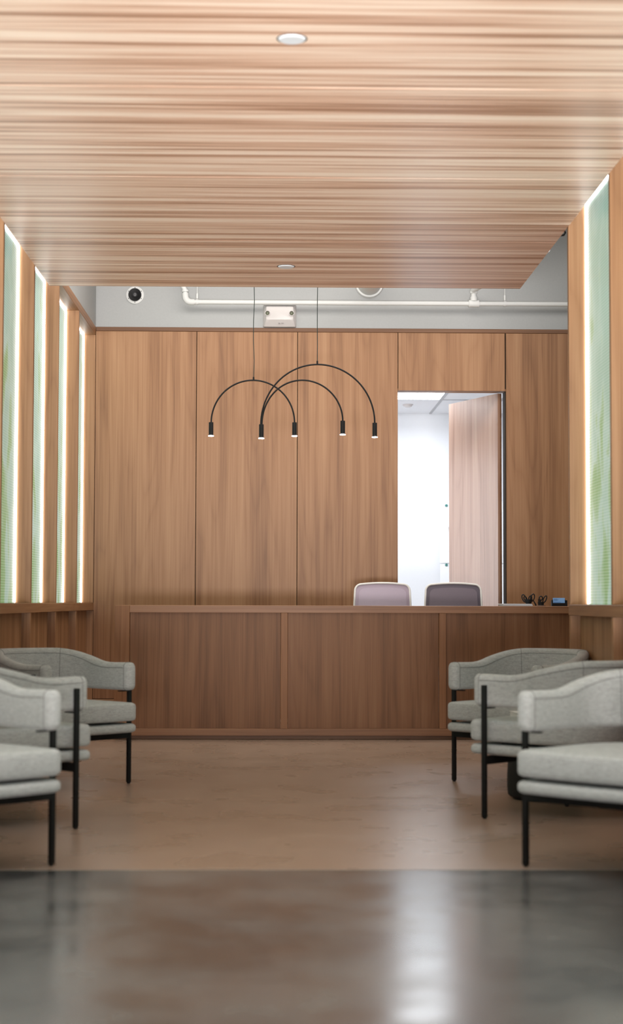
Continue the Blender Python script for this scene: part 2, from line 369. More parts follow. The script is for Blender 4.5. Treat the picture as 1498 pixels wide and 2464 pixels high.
obj('cup', lathe(bmesh.new(), [(0, -0.035), (0.022, -0.030), (0.030, 0.0), (0.030, 0.02), (0.026, 0.02), (0.024, 0.0), (0, -0.02)], 20, (0, -0.034, 0)), M['plastic_w'], pt_, True, 50)
for k, dx in enumerate((-0.012, 0.010)):
    obj('pen', tube(bmesh.new(), [(dx, -0.034, -0.01), (dx * 1.3, -0.034, 0.085)], 0.005, 8), M['tile'], pt_, True)
obj('hook', lathe(bmesh.new(), [(0, 0.012), (0.008, 0.011), (0.008, 0), (0, 0)], 12, (0.0, 0.0, 0.082), 'Y'), M['teal'], pt_, True, 40)

# left and right fin walls
def wall_side(name, s, X, y_end):
    """s=-1 left, +1 right; X is the face plane of the fins"""
    Xg = X + s * REC; Xp = X + s * 0.055; Xb = X + s * 0.22
    def xx(a, c): return (min(a, c), max(a, c))
    w = tag(empty(name), **S)
    top = 5.0 if s < 0 else 3.41
    obj('wall_core', B(*xx(Xg + s * 0.02, Xb), YF, y_end, 0, 3.41), M['paint'], w)
    if s < 0: obj('upper_wall', B(*xx(X - 0.002, Xb), YF, y_end, 3.4105, 5.0), M['paint'], w)
    obj('top_rail', B(*xx(X, Xg + s * 0.02), YF, y_end, 3.338, 3.41, bev=0.002), M['wood_y'], w)
    obj('sill_rail', B(*xx(X - s * 0.004, Xg + s * 0.02), YF, y_end, 0.930, 0.992, bev=0.002), M['wood_y'], w)
    obj('bottom_rail', B(*xx(X, Xg + s * 0.02), YF, y_end, 0.0, 0.10, bev=0.002), M['wood_y'], w)
    ys = []
    y = FIN0
    while y > YF:
        if y <= y_end + 0.2 - 0.2 + 1e-6 or True: ys.append(y)
        y -= PITCH
    ys = [y for y in ys if y <= y_end - 0.005]
    if s < 0:
        pass
    for i, y in enumerate(ys):
        t = 0.009 if y > YB - 0.05 else 0.04
        t0 = y if t > 0.02 else y
        obj('fin', B(*xx(X, Xg + s * 0.018), t0, t0 + t, 0.9925, 3.3375, bev=0.001), M['wood'], w)
        obj('lower_fin', B(*xx(X, Xg + s * 0.018), t0, t0 + t, 0.1005, 0.9295, bev=0.001), M['wood'], w)
        ya = ys[i + 1] + 0.04 if i + 1 < len(ys) else YF
        # recessed lower boards, two per bay
        ym = ya + (y - ya) * 0.48
        obj('lower_panel', B(*xx(Xp, Xp + s * 0.02), ya + 0.001, ym - 0.002, 0.1005, 0.9295, bev=0.001), M['wood'], w)
        obj('lower_panel', B(*xx(Xp + s * 0.002, Xp + s * 0.022), ym + 0.002, y - 0.001, 0.1005, 0.9295, bev=0.001), M['wood'], w)
        nwin[0] += 1
        wn = tag(empty('window_%d' % nwin[0], (Xg, (ya + y) / 2, 0.993)), **S)
        hy = (y - ya) / 2 - 0.001; hz = 3.337 - 0.993
        obj('reeded_glass', B(*xx(0, s * 0.012), -hy, hy, 0.0, hz), M['reed'], wn)
        e0, e1 = xx(-s * 0.002, -s * 0.007)
        bm = B(e0, e1, hy - 0.009, hy - 0.001, 0.004, hz - 0.002)
        obj('led_strip', bm, M['led'], wn)
        obj('led_strip', B(e0, e1, -hy + 0.02, hy - 0.010, hz - 0.010, hz - 0.002), M['led'], wn)
    return w
nwin = [0]
wl = wall_side('wall_left', -1, XL, 14.50)
wr = wall_side('wall_right', 1, XR, FIN0 - 4 * PITCH + 0.041)
# far side wall of the wider space right of the desk
tag(obj('wall_far_right', B(3.8, 3.9, 6.0, 14.62, 0, 5.0), M['paint']), **S)
tag(obj('wall_return', B(1.95, 3.8, 6.0, 6.1, 0, 5.0), M['paint']), **S)

# ---------------------------------------------------------------- laminate canopy ceiling
CZ0 = 3.200
cn = tag(empty('ceiling_canopy', (0, 0, CZ0)), kind='structure')
cj = [YF, 0.98, 2.48, 3.99, 5.50, 7.005, 8.512, 10.02, 11.520]
for a, c in zip(cj, cj[1:]):
    obj('canopy_panel', B(XL + 0.004, XR - 0.004, a + 0.002, c - 0.002, 0, 0.018, bev=0.0015), M['canopy'], cn)
obj('canopy_core', B(XL + 0.006, XR - 0.006, YF, 11.515, 0.0185, 0.10), M['joint'], cn)
obj('fascia', B(XL + 0.004, XR - 0.004, 11.5155, 11.525, 0.019, 0.10), M['canopy'], cn)
obj('fascia', B(XR - 0.0055, XR - 0.001, 9.70, 11.5, 0.019, 0.10), M['canopy'], cn)
def disc(y, lab):
    d = empty('ceiling_disc', (0.048, y, CZ0), label=lab, cat='cover', group='round covers in the canopy')
    obj('cover', lathe(bmesh.new(), [(0, -0.007), (0.048, -0.007), (0.052, -0.004), (0.055, -0.0005), (0, -0.0005)], 40), M['disc'], d, True, 30)
    obj('gap_ring', lathe(bmesh.new(), [(0.0555, -0.0004), (0.060, -0.0004), (0.060, -0.0015), (0.0555, -0.0015), (0.0555, -0.0004)], 40), M['joint'], d)
disc(6.385, 'round white cover in the wood canopy, the nearer one high in the photo')
disc(10.792, 'round white cover in the wood canopy near its far edge, above the pendants')
hk = empty('canopy_bracket', (XR + 0.03, 9.95, 3.245), label='tiny black hanger clip at the right edge of the wood canopy', cat='bracket')
obj('hook', tube(bmesh.new(), [(0.0, 0.0, 0.03), (0.012, 0, 0.0), (0.002, 0, -0.014), (-0.018, 0, -0.016)], 0.006, 8), M['black'], hk, True)
obj('plate', B(-0.006, 0.02, -0.01, 0.01, 0.028, 0.034), M['black'], hk)

# ---------------------------------------------------------------- services on the upper wall
pp = empty('sprinkler_pipe', (0, 14.43, 3.622), label='long white painted pipe running along the wall above the wood panels', cat='pipe')
obj('pipe_run', tube(bmesh.new(), [(-0.76, 0, 0), (1.0, 0, 0), (3.78, 0, 0)], 0.021, 14), M['pipe'], pp, True)
el = [(-0.735, 0, 0)] + [(-0.765 - 0.05 * math.sin(a), 0, 0.05 - 0.05 * math.cos(a)) for a in [i * PI / 12 for i in range(0, 7)]]
el += [(-0.817, 0, 0.075)]
obj('elbow', tube(bmesh.new(), el, 0.028, 14), M['pipe'], pp, True, 40)
obj('riser', tube(bmesh.new(), [(-0.815, 0, 0.05), (-0.817, 0, 0.10), (-0.845, 0, 0.16), (-0.90, 0, 0.26)], 0.021, 12), M['pipe'], pp, True)
obj('coupling', tube(bmesh.new(), [(-0.8175, 0, 0.088), (-0.8185, 0, 0.104)], 0.031, 14), M['pipe'], pp, True, 40)
obj('tee', tube(bmesh.new(), [(1.665, 0, 0), (1.755, 0, 0)], 0.033, 16), M['pipe'], pp, True, 40)
obj('valve', lathe(bmesh.new(), [(0, 0.02), (0.030, 0.022), (0.032, 0.055), (0.024, 0.065), (0.024, 0.085), (0.034, 0.09), (0.034, 0.115), (0, 0.13)], 16, (1.71, -0.01, 0)), M['pipe'], pp, True, 45)
obj('branch', tube(bmesh.new(), [(1.70, -0.02, 0.112), (1.78, -0.35, 0.118), (2.1, -1.6, 0.14)], 0.022, 12), M['pipe'], pp, True)
for x in (-0.712, 1.983):
    obj('hanger_rod', tube(bmesh.new(), [(x, 0, 0.0), (x, 0, 1.27)], 0.0035, 6), M['pipe'], pp)
    obj('clamp', tube(bmesh.new(), [(x - 0.010, 0, 0), (x + 0.010, 0, 0)], 0.026, 14), M['pipe'], pp, True, 40)
    obj('turnbuckle', tube(bmesh.new(), [(x, 0, 0.03), (x, 0, 0.075)], 0.009, 8), M['pipe'], pp, True, 40)
du = empty('round_duct', (0.797, 14.5, 3.808), label='short white round duct stub dropping into view under the canopy edge', cat='duct')
obj('duct_tube', lathe(bmesh.new(), [(0.105, -0.03), (0.105, 0.9), (0.098, 0.9), (0.098, -0.03)], 36, axis='Y'), M['pipe'], du, True, 40)
obj('flange', lathe(bmesh.new(), [(0.106, -0.028), (0.126, -0.028), (0.128, -0.010), (0.121, 0.012), (0.106, 0.014)], 36, axis='Y'), M['pipe'], du, True, 40)
# emergency light
el_ = empty('emergency_light', (0.010, 14.53, 3.412), label='white plastic emergency light box with two round lamps above the wood trim', cat='light')
bm = bmesh.new()
def rr(hw, z0, z1, y, r=0.012):
    pts = []
    for cx, cz, a0 in ((hw - r, z1 - r, 0), (-hw + r, z1 - r, 90), (-hw + r, z0 + r, 180), (hw - r, z0 + r, 270)):
        for k in range(5):
            a = math.radians(a0 + k * 22.5); pts.append((cx + r * math.cos(a), y, cz + r * math.sin(a)))
    return pts
loft(bm, [rr(0.146, 0.004, 0.205, 0.0), rr(0.146, 0.004, 0.205, -0.012), rr(0.142, 0.008, 0.200, -0.03), rr(0.118, 0.058, 0.180, -0.078), rr(0.108, 0.068, 0.170, -0.082)])
obj('housing', bm, M['plastic_w'], el_, True, 28)
bm = bmesh.new()
def tz(y0, y1, k):
    return [(-0.130 * k, y0, 0.006), (0.130 * k, y0, 0.006), (0.092 * k, y1, 0.062), (-0.092 * k, y1, 0.062)]
loft(bm, [tz(-0.02, -0.05, 1.0), tz(-0.040, -0.082, 0.97)])
obj('lower_panel', bm, M['plastic_w'], el_, False)
for x in (-0.107, 0.104):
    obj('lamp_rim', lathe(bmesh.new(), [(0.019, 0.03), (0.024, 0.05), (0.024, 0.092), (0.019, 0.094), (0.0165, 0.08), (0.0165, 0.05)], 24, (x, 0, 0.118), 'Y'), M['plastic_w'], el_, True, 40)
    lm = obj('lamp', lathe(bmesh.new(), [(0, 0.090), (0.008, 0.089), (0.0163, 0.084), (0.0163, 0.03), (0, 0.03)], 20, (x, 0, 0.118), 'Y'), plain('lamp_glass', (0.10, 0.11, 0.07), 0.25, noise=0.5, nscale=180), el_, True, 50)
obj('indicator', box(B(-0.012, 0.004, -0.069, -0.060, 0.030, 0.037), 0.014, 0.034, -0.068, -0.060, 0.032, 0.036), plain('grey_mark', (0.25, 0.22, 0.22), 0.5), el_)
# round wall sounder
so = empty('wall_sounder', (-1.262, 14.53, 3.697), label='round white wall plate with a black dished speaker high at left', cat='speaker')
obj('plate', lathe(bmesh.new(), [(0, 0), (0.078, 0), (0.078, 0.010), (0.070, 0.016), (0.056, 0.017), (0.056, 0.012), (0, 0.012)], 40, axis='Y'), M['pipe'], so, True, 35)
obj('cone', lathe(bmesh.new(), [(0.057, 0.0125), (0.057, 0.030), (0.053, 0.030), (0.030, 0.016), (0.018, 0.014), (0, 0.014)], 40, axis='Y'), M['black_soft'], so, True, 35)
obj('hub', lathe(bmesh.new(), [(0.020, 0.0145), (0.020, 0.026), (0.014, 0.034), (0, 0.036)], 24, axis='Y'), plain('hub_grey', (0.06, 0.06, 0.065), 0.3), so, True, 35)
for k in range(6):
    a = k * PI / 3 + PI / 6
    obj('screw', lathe(bmesh.new(), [(0, 0.0185), (0.004, 0.0185), (0.004, 0.016), (0, 0.016)], 10, (0.064 * math.cos(a), 0, 0.064 * math.sin(a)), 'Y'), M['black_soft'], so)

# ---------------------------------------------------------------- pendants
def head(root, x, y, z0, z1):
    h = obj('lamp_head', lathe(bmesh.new(), [(0, z1), (0.0165, z1), (0.0175, z1 - 0.002), (0.0175, z0 + 0.007), (0, z0 + 0.007)], 24, (x, y, 0)), M['black'], root, True, 30)
    b_ = obj('lamp_lens', lathe(bmesh.new(), [(0, z0 + 0.0068), (0.0185, z0 + 0.0068), (0.0220, z0 + 0.004), (0.020, z0), (0, z0 - 0.001)], 24, (x, y, 0)), M['bulb'], h, True, 40)
    l = bpy.data.lights.new('pendant_spot', 'SPOT'); l.energy = 3.0; l.spot_size = math.radians(110); l.spot_blend = 0.8; l.shadow_soft_size = 0.02; l.color = (1, 0.93, 0.88)
    lo = bpy.data.objects.new('pendant_spot', l); COL.objects.link(lo); lo.parent = h; lo.location = (x, y, z0 - 0.02)
def arc(x0, x1, ztop, z0, z1, y):
    """half ellipse that runs down into straight ends"""
    cx, a = (x0 + x1) / 2, (x1 - x0) / 2; zb = min(z0, z1); hgt = ztop - zb
    pts = [(x0, y, z0)]
    for i in range(1, 48):
        t = PI - PI * i / 48; zl = z0 + (z1 - z0) * i / 48
        c, s = math.cos(t), math.sin(t)
        pts.append((cx + a * c, y, zl + (ztop - zl) * s))
    pts.append((x1, y, z1)); return pts
def cord(root, x, z, y, wob=0.0):
    pts = [(x + wob * math.sin(i * 1.9) * (1 if 0 < i < 14 else 0), y, z + (4.9 - z - 0.03) * i / 14) for i in range(15)]
    obj('cord', tube(bmesh.new(), pts, 0.0028, 8), M['cord'], root, True)
    obj('ceiling_cap', lathe(bmesh.new(), [(0, 0), (0.05, 0), (0.05, -0.025), (0, -0.03)], 24, (x, y, 4.9)), M['black'], root, True, 40)
    obj('cord_grip', lathe(bmesh.new(), [(0, 0.0), (0.007, 0.0), (0.006, 0.03), (0, 0.032)], 12, (x, y, z - 0.003)), M['black'], root, True, 40)
pA = empty('pendant_light', (0, 12.7, 0), label='black pendant with one single arch and two lamp heads, hanging at left', cat='pendant', group='arched pendants over the desk')
obj('arch', tube(bmesh.new(), arc(-0.513, 0.125, 2.704, 2.377, 2.379, 0), 0.0062, 10), M['black'], pA, True)
head(pA, -0.514, 0, 2.270, 2.378); head(pA, 0.125, 0, 2.272, 2.380); cord(pA, -0.190, 2.702, 0, 0.004)
pB = empty('pendant_light', (0, 12.5, 0), label='black pendant with two crossing arches and three lamp heads, hanging at right', cat='pendant', group='arched pendants over the desk')
obj('arch', tube(bmesh.new(), arc(-0.131, 0.729, 2.800, 2.340, 2.357, 0), 0.0062, 10), M['black'], pB, True)
obj('arch', tube(bmesh.new(), arc(-0.123, 0.487, 2.679, 2.340, 2.371, -0.004), 0.0062, 10), M['black'], pB, True)
head(pB, -0.127, -0.002, 2.233, 2.342); head(pB, 0.487, -0.004, 2.264, 2.372); head(pB, 0.729, 0, 2.246, 2.358); cord(pB, 0.294, 2.800, 0, 0.001)

# ---------------------------------------------------------------- reception desk
dk = empty('reception_desk', (0.85, 12.2, 0), label='long panelled wooden reception desk across the room in front of the veneer wall', cat='desk')
ox = -0.85
def D(name, x0, x1, y0, y1, z0, z1, m, bev=0.0015): return obj(name, B(x0 + ox, x1 + ox, y0, y1, z0, z1, bev=bev), M[m], dk)
D('end_panel', -1.190, -1.080, 0.0, 0.72, 0.034, 0.977, 'desk_v')
D('worktop', -1.0795, 2.95, 0.0, 0.78, 0.925, 0.977, 'desk_h')
D('end_panel', 2.84, 2.95, 0.001, 0.72, 0.034, 0.9245, 'desk_v')
D('bottom_rail', -1.0795, 2.8395, 0.0, 0.06, 0.030, 0.080, 'desk_h')
for x0 in (0.0255, 1.186, 2.346): D('stile', x0, x0 + 0.049, 0.0005, 0.06, 0.0805, 0.9245, 'desk_v')
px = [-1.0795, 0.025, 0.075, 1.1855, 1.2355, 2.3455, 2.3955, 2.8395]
for a, c in zip(px[::2], px[1::2]): D('front_panel', a + 0.0005, c - 0.0005, 0.050, 0.0595, 0.0805, 0.9245, 'desk_p_shade', 0.0)
D('toe_kick', -1.15, 2.9, 0.0605, 0.08, 0.0, 0.0795, 'desk_h')
D('back_rail', -1.0795, 2.8395, 0.66, 0.68, 0.60, 0.9245, 'desk_h')

# ---------------------------------------------------------------- things on the desk
TZ = 0.978
ps = empty('paper_stack', (1.785, 12.46, TZ), label='low stack of pale blue papers lying on the desk left of the scissors', cat='papers')
for k in range(5):
    dx = random.uniform(-0.006, 0.006); rz = random.uniform(-1, 1) * 0.02
    o = obj('sheet', B(-0.108, 0.108, -0.14, 0.14, 0.0035 * k, 0.0035 * k + 0.0033, bev=0.0005), M['paper'] if k % 2 else plain('white_paper_%d' % k, (0.62, 0.66, 0.70), 0.7), ps)
    o.location = (dx, 0, 0); o.rotation_euler = (0, 0, rz)
def oval(cx, cz, a, b, tilt, y, r, bm, n=22):
    pts = []
    for i in range(n):
        t = 2 * PI * i / n; x, z = a * math.cos(t), b * math.sin(t)
        pts.append((cx + x * math.cos(tilt) - z * math.sin(tilt), y, cz + x * math.sin(tilt) + z * math.cos(tilt)))
    return tube(bm, pts, r, 8, closed=True)
def pen_cup(x, y, r0, r1, h, lab):
    c = empty('pen_cup', (x, y, TZ), label=lab, cat='cup')
    obj('cup_wall', lathe(bmesh.new(), [(0, 0), (r0, 0), (r1, h), (r1 - 0.003, h), (r0 - 0.003, 0.004), (0, 0.004)], 24), M['black_soft'], c, True, 40)
    obj('rim', lathe(bmesh.new(), [(r1, h - 0.003), (r1 + 0.002, h - 0.002), (r1 + 0.002, h + 0.001), (r1, h + 0.002)], 24), M['black_soft'], c, True, 40)
    return c
pen_cup(1.896, 12.55, 0.016, 0.030, 0.050, 'black tapered cup holding two pairs of black scissors on the desk')
def scissors(x, y, tilts, lab, z=0.0, k=1.0, dy=0.0):
    s = empty('scissors', (x, y, TZ + z), label=lab, cat='scissors', group='scissors standing in the desk cups')
    for i, (cx, cz, a, b_, t) in enumerate(tilts):
        bm = bmesh.new(); oval(cx, cz, a, b_, t, dy + 0.003 * i, 0.0042, bm)
        lx, lz = cx + math.sin(t) * b_, cz - math.cos(t) * b_
        tube(bm, [(lx, dy + 0.003 * i, lz), (0.002 * (1 if i else -1), dy + 0.003 * i, 0.02)], 0.0035, 8)
        obj('handle', bm, M['black_soft'], s, True, 50)
    bm = bmesh.new(); box(bm, -0.004, 0.0015, dy - 0.001, dy + 0.0005, 0.006, 0.026); box(bm, -0.0015, 0.004, dy + 0.001, dy + 0.0025, 0.006, 0.026)
    obj('blade', bm, M['metal'], s)
scissors(1.896, 12.545, [(-0.034, 0.058, 0.014, 0.030, 0.38), (0.030, 0.064, 0.014, 0.028, -0.28)], 'large black handled scissors spread widest in the left desk cup')
scissors(1.896, 12.556, [(-0.022, 0.054, 0.010, 0.020, 0.42), (0.014, 0.056, 0.011, 0.022, -0.20)], 'smaller black handled scissors nested inside the wider pair, left cup', dy=0.002)
tr = empty('dish', (1.985, 12.52, TZ), label='thin white dish under the right hand pen cup on the desk', cat='dish')
obj('dish_body', lathe(bmesh.new(), [(0, 0), (0.030, 0), (0.037, 0.006), (0.0345, 0.006), (0.028, 0.002), (0, 0.002)], 28), M['plastic_w'], tr, True, 40)
obj('foot_ring', lathe(bmesh.new(), [(0.018, -0.0006), (0.022, -0.0006), (0.022, 0.0), (0.018, 0.0)], 20), M['plastic_w'], tr)
c2 = pen_cup(1.985, 12.52, 0.021, 0.024, 0.028, 'low black cup of pens standing on the white dish'); c2.location.z = TZ + 0.0022
scissors(1.985, 12.522, [(0.000, 0.052, 0.0125, 0.0145, 0.0), (0.030, 0.044, 0.0105, 0.028, -0.42)], 'black scissors with one round and one long handle in the right cup', z=0.008)
for dx, h, wh in ((-0.016, 0.048, 'tallest, at the left rim'), (-0.010, 0.040, 'shortest, between two others'), (-0.004, 0.044, 'beside the scissors')):
    q = empty('pen', (1.985 + dx, 12.515, TZ + 0.007), label='short black pen in the low cup on the white dish, ' + wh, cat='pen', group='short pens in the low cup')
    obj('barrel', tube(bmesh.new(), [(0, 0, 0), (dx * 0.2, 0, h * 0.86)], 0.0032, 8), M['black_soft'], q, True, 40)
    obj('cap', tube(bmesh.new(), [(dx * 0.2, 0, h * 0.861), (dx * 0.23, 0, h)], [0.0034, 0.002], 8), M['black'], q, True, 40)
sk = empty('marker', (1.945, 12.53, TZ), label='stubby black marker leaning beside the left cup', cat='marker')
obj('barrel', tube(bmesh.new(), [(0.006, 0, 0.003), (-0.012, 0, 0.036)], [0.006, 0.004], 10), M['black_soft'], sk, True, 40)
obj('cap', tube(bmesh.new(), [(-0.0122, 0, 0.0362), (-0.016, 0, 0.044)], [0.004, 0.003], 10), M['black'], sk, True, 40)
ch = empty('card_holder', (2.116, 12.48, TZ), label='black card holder at the right end of the desk', cat='holder')
obj('tray', box(box(box(B(-0.058, 0.058, -0.024, 0.024, 0.0, 0.006), -0.058, 0.058, -0.024, -0.020, 0.006, 0.024), -0.058, -0.050, -0.020, 0.024, 0.006, 0.044), 0.050, 0.058, -0.020, 0.024, 0.006, 0.044), M['black_soft'], ch)
obj('back_rest', B(-0.050, 0.050, 0.016, 0.022, 0.006, 0.050), M['black_soft'], ch)
cd = empty('business_cards', (2.114, 12.475, TZ + 0.0065), label='upright bundle of blue business cards in the black holder', cat='cards')
for k in range(4):
    o = obj('card', B(-0.045, 0.045, -0.0006, 0.0006, 0, 0.056), M['card'], cd); o.location = (random.uniform(-0.001, 0.001), -0.006 + 0.004 * k, 0); o.rotation_euler = (-0.12, 0, 0)
    if k == 0:
        bm = bmesh.new()
        for x0, x1, z in ((-0.040, -0.014, 0.047), (-0.040, -0.004, 0.041), (-0.040, -0.010, 0.035), (-0.040, 0.012, 0.022)): box(bm, x0, x1, -0.0009, -0.00065, z, z + 0.0022)
        obj('print', bm, M['card_ink'], o)

# ---------------------------------------------------------------- office chairs behind the desk
def office_chair(x, y, rz, mesh, liner, lab):
    c = empty('office_chair', (x, y, 0), rz, label=lab, cat='chair', group='office chairs behind the desk')
    # outline in x/z, back faces -y (towards the desk front)
    out = []
    hw0, hw1, z0, z1, r = 0.245, 0.226, 0.66, 1.152, 0.055
    def yy(z, x_=0): return -0.02 + 0.10 * (z - 0.66) ** 2 + 0.35 * x_ * x_
    for cx, cz, a0, hw in ((hw1 - r, z1 - r, 0, hw1), (-hw1 + r, z1 - r, 90, hw1), (-hw0 + r, z0 + r, 180, hw0), (hw0 - r, z0 + r, 270, hw0)):
        for k in range(8):
            a = math.radians(a0 + k * 90 / 7); X = cx + r * math.cos(a); Z = cz + r * math.sin(a)
            if Z > z1 - 0.02 and abs(X) < hw1 - 0.02: Z += 0
            out.append((X, Z))
        if a0 == 0:
            for k in range(1, 8):
                t = k / 8; X = (hw1 - r) * (1 - 2 * t); out.append((X, z1 + 0.010 * (1 - (2 * t - 1) ** 2)))
    pts = [(X, yy(Z, X), Z) for X, Z in out]
    obj('back_frame', tube(bmesh.new(), pts, 0.0085, 10, closed=True), M['frame_w'], c, True)
    def panel(k, y_off, m, name, zlo=0.0):
        bm = bmesh.new(); cx, cz = 0, (z0 + z1) / 2
        rings = []
        for s in (k, k * 0.66, k * 0.33):
            rings.append([bm.verts.new((X * s, yy(cz + (Z - cz) * s, X * s) + y_off, cz + (Z - cz) * s)) for X, Z in out])
        cv = bm.verts.new((0, yy(cz) + y_off, cz)); n = len(out)
        for a, b_ in zip(rings, rings[1:]):
            for i in range(n): bm.faces.new((a[i], a[(i + 1) % n], b_[(i + 1) % n], b_[i]))
        for i in range(n): bm.faces.new((rings[-1][i], rings[-1][(i + 1) % n], cv))
        bmesh.ops.recalc_face_normals(bm, faces=bm.faces[:])
        r_ = bmesh.ops.solidify(bm, geom=bm.faces[:], thickness=0.003)
        return obj(name, bm, m, c, True, 60)
    panel(0.985, 0.0, mesh, 'mesh_back'); panel(0.86, -0.006, liner, 'mesh_liner')
    # seat
    bm = B(-0.24, 0.24, 0.03, 0.50, 0.47, 0.54, bev=0.03, seg=3); obj('seat', bm, mesh, c, True, 60)
    obj('back_support', tube(bmesh.new(), [(0, 0.18, 0.455), (0, -0.03, 0.46), (0, -0.065, 0.56), (0, -0.05, 0.70), (0, -0.034, 0.74)], 0.02, 12), M['frame_w'], c, True)
    obj('gas_lift', lathe(bmesh.new(), [(0, 0.10), (0.028, 0.10), (0.028, 0.30), (0.016, 0.30), (0.016, 0.455), (0, 0.455)], 16, (0, 0.25, 0)), M['metal'], c, True, 30)
    obj('seat_plate', B(-0.10, 0.10, 0.14, 0.36, 0.4552, 0.4698), M['black_soft'], c)
    for sgn in ():
        a = obj('armrest', tube(bmesh.new(), [(sgn * 0.235, 0.28, 0.50), (sgn * 0.30, 0.28, 0.51), (sgn * 0.31, 0.27, 0.66)], 0.014, 10), M['frame_w'], c, True)
        obj('arm_pad', B(sgn * 0.31 - 0.035, sgn * 0.31 + 0.035, 0.16, 0.38, 0.662, 0.685, bev=0.008, seg=2), M['black_soft'], a, True, 50)
    for k in range(5):
        a = 2 * PI * k / 5 + 0.3; d = Vector((math.cos(a), math.sin(a), 0)); p0 = Vector((0, 0.25, 0.125)); p1 = p0 + d * 0.245 + Vector((0, 0, -0.045))
        lg = obj('base_spoke', tube(bmesh.new(), [p0 + d * 0.02, p0 + d * 0.16, p1], [0.022, 0.019, 0.014], 10), M['frame_w'], c, True)
        t = Vector((-d.y, d.x, 0)); q = p1 + Vector((0, 0, -0.05))
        obj('caster', tube(bmesh.new(), [q - t * 0.022, q + t * 0.022], 0.030, 16), M['black_soft'], lg, True, 40)
    return c
office_chair(0.859, 13.60, 0.06, M['mesh_l'], M['mesh_l2'], 'office chair with pale lilac mesh back and white frame, left behind the desk')
office_chair(1.439, 13.60, -0.03, M['mesh_d'], M['mesh_d2'], 'office chair with dark purple grey mesh back and white frame, by the doorway')

# ---------------------------------------------------------------- lounge chairs
RB, TH, YE = 0.285, 0.066, -0.335
LEGX, LEGY = 0.329, -0.255
ZB = 0.516
def upath():
    """centre line of the arm/back band: (x, y, outward normal, distance from the arm end)"""
    out = []; n1, n2 = 8, 40; La = -YE
    for i in range(n1): out.append((RB, YE + La * i / n1, Vector((1, 0)), La * i / n1))
    for i in range(n2 + 1):
        a = PI * i / n2; out.append((RB * math.cos(a), RB * math.sin(a), Vector((math.cos(a), math.sin(a))), La + RB * a))
    for i in range(1, n1 + 1): out.append((-RB, -La * i / n1, Vector((-1, 0)), La + RB * PI + La * i / n1))
    return out
UP = upath(); LT = UP[-1][3]
def ztop(s):
    s = min(s, LT - s); t = max(0, min(1, (s - 0.20) / 0.40)); t = t * t * (3 - 2 * t); return 0.666 - 0.004 * max(0, 1 - abs(s - 0.18) / 0.18) + 0.070 * t
def section(x, y, nv, s, ins, shift=0.0):
    zt, zb, hw = ztop(s) - ins, ZB + ins, TH / 2 - ins
    tl = max(0, min(1, (min(s, LT - s) - 0.25) / 0.3)) * 0.10      # back leans out a little
    r = min(0.022, hw * 0.9); pts = []
    for cu, cz, a0 in ((hw - r, zt - r, 0), (-hw + r, zt - r, 90), (-hw + r, zb + r, 180), (hw - r, zb + r, 270)):
        for k in range(5):
            a = math.radians(a0 + 22.5 * k); u = cu + r * math.cos(a); z = cz + r * math.sin(a)
            if a0 in (0, 90): z += 0.004 * (1 - (u / hw) ** 2)
            u += (z - ZB) * tl
            pts.append(Vector((x + nv.x * u, y + nv.y * u + shift, z)))
    return pts
def pad_outline(hw, yf, rc, rear, n=14):
    pts = []
    for k in range(n + 1):
        a = PI * k / n * 1.0; pts.append((hw * math.cos(a), rear * math.sin(a)))        # rear half ellipse from +x to -x
    pts = pts
    pts.append((-hw, yf * 0.5)); 
    for k in range(7):
        a = PI + PI / 2 * k / 6; pts.append((-hw + rc + rc * math.cos(a), yf + rc + rc * math.sin(a)))
    for k in range(1, 6): pts.append((-hw + rc + (2 * hw - 2 * rc) * k / 6, yf - 0.010 * math.sin(PI * k / 6)))
    for k in range(7):
        a = 1.5 * PI + PI / 2 * k / 6; pts.append((hw - rc + rc * math.cos(a), yf + rc + rc * math.sin(a)))
    pts.append((hw, yf * 0.5))
    return pts
def inset(pts, d):
    n = len(pts); res = []
    for i in range(n):
        p0, p1 = Vector(pts[i - 1]), Vector(pts[(i + 1) % n]); t = (p1 - p0).normalized(); nn = Vector((t.y, -t.x))
        res.append((pts[i][0] - nn.x * d, pts[i][1] - nn.y * d))
    return res
def cushion_bm(ol, z0, z1, r, dome):
    bm = bmesh.new(); rings = []
    for a in [i * 90 / 5 for i in range(0, 6)]:
        a = math.radians(a); rings.append((r * (1 - math.sin(a)), z0 + r * (1 - math.cos(a)) * 0.7))
    for a in [i * 90 / 5 for i in range(0, 6)]:
        a = math.radians(a); rings.append((r * (1 - math.cos(a)), z1 - r * 0.7 * (1 - math.sin(a))))
    R = []
    for ins, z in rings: R.append([(x, y, z) for x, y in inset(ol, ins)])
    last = inset(ol, r); cx = 0.0; cy = -0.04
    for k in (0.85, 0.65, 0.4, 0.15):
        R.append([(cx + (x - cx) * k, cy + (y - cy) * k, z1 + dome * (1 - k ** 2)) for x, y in last])
    loft(bm, R); return bm
